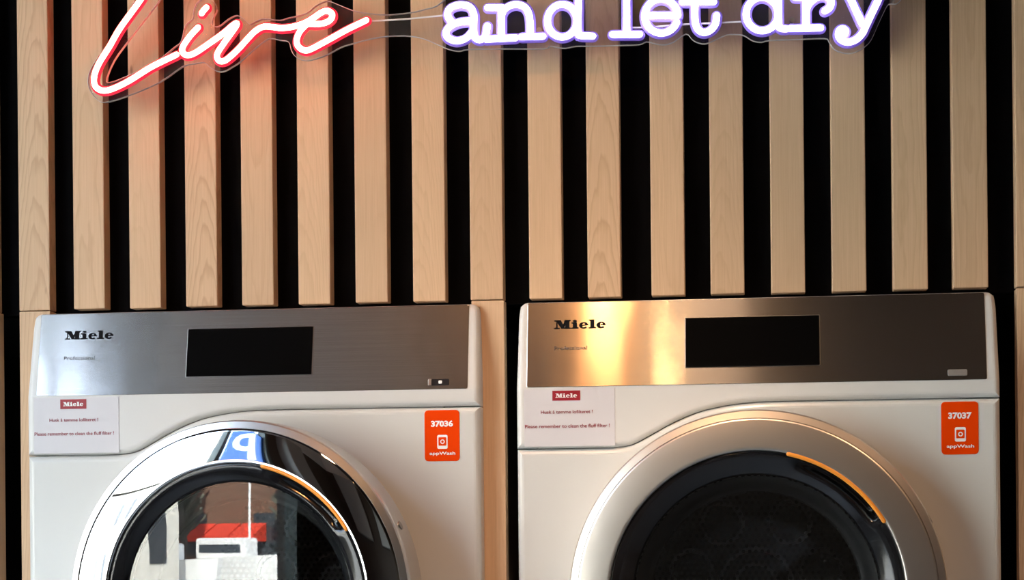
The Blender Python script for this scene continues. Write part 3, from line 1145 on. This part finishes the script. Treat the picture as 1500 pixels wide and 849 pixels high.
# blue sign hanging in the window
BS = (LX - 0.17, -2.56, 2.30)
bs = thing('blue_sign', BS, 'blue projecting sign with a white letter, mirrored in the chrome ring', 'sign')
bm = bmesh.new()
plate(bm, [Vector(p) for p in ((-0.13, -0.28), (0.14, -0.28), (0.14, 0.28), (-0.05, 0.28), (-0.14, 0.16))], 0.03, 0.004, 2)
for q in bm.verts:
    q.co.x *= 1.1
    q.co.z *= 1.35
b = obj('panel', bm, M['blue'], bs)
b.rotation_euler = (0, 0, PI)
bm = bmesh.new()
tube(bm, [(-0.10, -0.015, 0.385), (0.20, -0.015, 0.385)], 0.012, 8, ball=False)
obj('bracket', bm, M['black'], bs)
w = write('sign_letter', 'p', 0.0, 0.0, 0.20, 0.60, M['white'], bs, -0.004, 0.02)
w.rotation_euler = (0, 0, PI)
w.location = (0, 0.0, 0)


def building(name, x0, x1, y0, y1, hgt, m, label, rows, cols, zs=3.2, side=0):
    root = thing(name, ((x0 + x1) / 2, y1, 0), label, 'building')
    bm = bmesh.new()
    box(bm, x0 - root.location.x, x1 - root.location.x, y0 - y1, 0, 0, hgt)
    obj('walls', bm, m, root)
    for r in range(rows):
        for c in range(cols):
            bm = bmesh.new()
            wx = (x1 - x0) * ((c + 0.5) / cols - 0.5)
            box(bm, wx - 0.55, wx + 0.55, -0.02, 0.05, 1.2 + r * zs, 2.9 + r * zs)
            obj('window', bm, M['dglass'], root)
    for r in range(rows):
        for c in range(side):
            bm = bmesh.new()
            wy = (y0 - y1) * (c + 0.5) / side
            box(bm, (x1 - x0) / 2 - 0.05, (x1 - x0) / 2 + 0.03, wy - 0.5, wy + 0.5, 1.0 + r * zs, 2.6 + r * zs)
            obj('window', bm, M['dglass'], root)
    return root


building('stone_building', -42, -20, -34, -18, 15, M['stone'], 'pale stone building across the quay, seen in the chrome ring', 4, 7, side=6)
building('brown_building', -48, 6, -54, -46, 11.0, M['brown'], 'brown building with red awnings across the quay, seen in the left door glass', 3, 16)
for k, x in enumerate((-25.6, -24.4, -23.2)):
    bm = bmesh.new()
    v = box(bm, -0.55, 0.55, 0, 1.2, 0, 0.75)
    for q in v:
        if q.co.y > 1 and q.co.z > 0.4:
            q.co.z = 0.25
    o = obj('awning', bm, M['awning'])
    o.location = (x, -45.95, 1.75)
    tag(o, ('leftmost', 'middle', 'rightmost')[k] + ' red awning on the brown building, seen in the left door glass', 'awning', 'red awnings')


def boat(x, y, s, label):
    root = thing('moored_boat', (x, y, -0.06), label, 'boat', 'white boats at the quay')
    bm = bmesh.new()
    rows = []
    for q in range(9):
        u = q / 8
        w = 0.9 * (1 - (2 * u - 1) ** 4 * 0.75)
        xx = -3 + 6 * u
        rows.append([bm.verts.new(p) for p in ((xx, -w, 1.15 + 0.25 * u), (xx * 0.93, -w * 0.6, 0.1), (xx * 0.93, w * 0.6, 0.1), (xx, w, 1.15 + 0.25 * u))])
    for A, B in zip(rows, rows[1:]):
        for j in range(4):
            bm.faces.new((A[j], A[(j + 1) % 4], B[(j + 1) % 4], B[j]))
    bm.faces.new(rows[0])
    bm.faces.new(rows[-1][::-1])
    obj('hull', bm, M['hull'], root)
    bm = bmesh.new()
    box(bm, -1.2, 1.0, -0.6, 0.6, 1.2, 2.0)
    bevel_all(bm, 0.12, 2)
    cb = obj('cabin', bm, M['hull'], root)
    bm = bmesh.new()
    box(bm, -1.0, 0.8, -0.63, 0.63, 1.45, 1.75)
    obj('cabin_window', bm, M['dglass'], cb)
    bm = bmesh.new()
    tube(bm, [(0.9, 0, 1.2), (0.9, 0, 5.5)], 0.05, 8, ball=False)
    obj('mast', bm, M['hull'], root)
    root.scale = (s, s, s)
    return root


boat(-22.6, -37.0, 0.85, 'white moored boat, farthest left in the door glass reflection')
boat(-21.3, -40.0, 0.95, 'white moored boat in the middle of the door glass reflection')
boat(-18.6, -42.0, 0.95, 'white moored boat, farthest right in the door glass reflection')


def tree(x, y, hgt, label):
    root = thing('bare_tree', (x, y, -0.06), label, 'tree', 'bare trees on the quay')
    rnd = random.Random(int(x * 10))
    bm = bmesh.new()
    tube(bm, [(0, 0, 0), (0.1, 0, hgt * 0.3), (0.0, 0.1, hgt * 0.6), (0.1, 0, hgt)], 0.14, 8)
    obj('trunk', bm, M['bark'], root)
    bm = bmesh.new()
    for k in range(110):
        z = hgt * rnd.uniform(0.3, 1.0)
        a = rnd.uniform(0, 2 * PI)
        L = hgt * rnd.uniform(0.08, 0.17)
        tube(bm, [(0, 0, z), (math.cos(a) * L * 0.5, math.sin(a) * L * 0.5, z + L * 0.35), (math.cos(a) * L, math.sin(a) * L, z + L * 0.8)],
             0.06, 5, ball=False)
    obj('branches', bm, M['leaf'], root)
    return root


tree(-25.2, -43.3, 6.0, 'bare tree left of the awnings, seen in the left door glass')
tree(-20.8, -44.6, 6.0, 'bare tree right of the awnings, seen in the left door glass')
tree(-17.0, -44.6, 6.0, 'bare tree, farthest right in the left door glass')
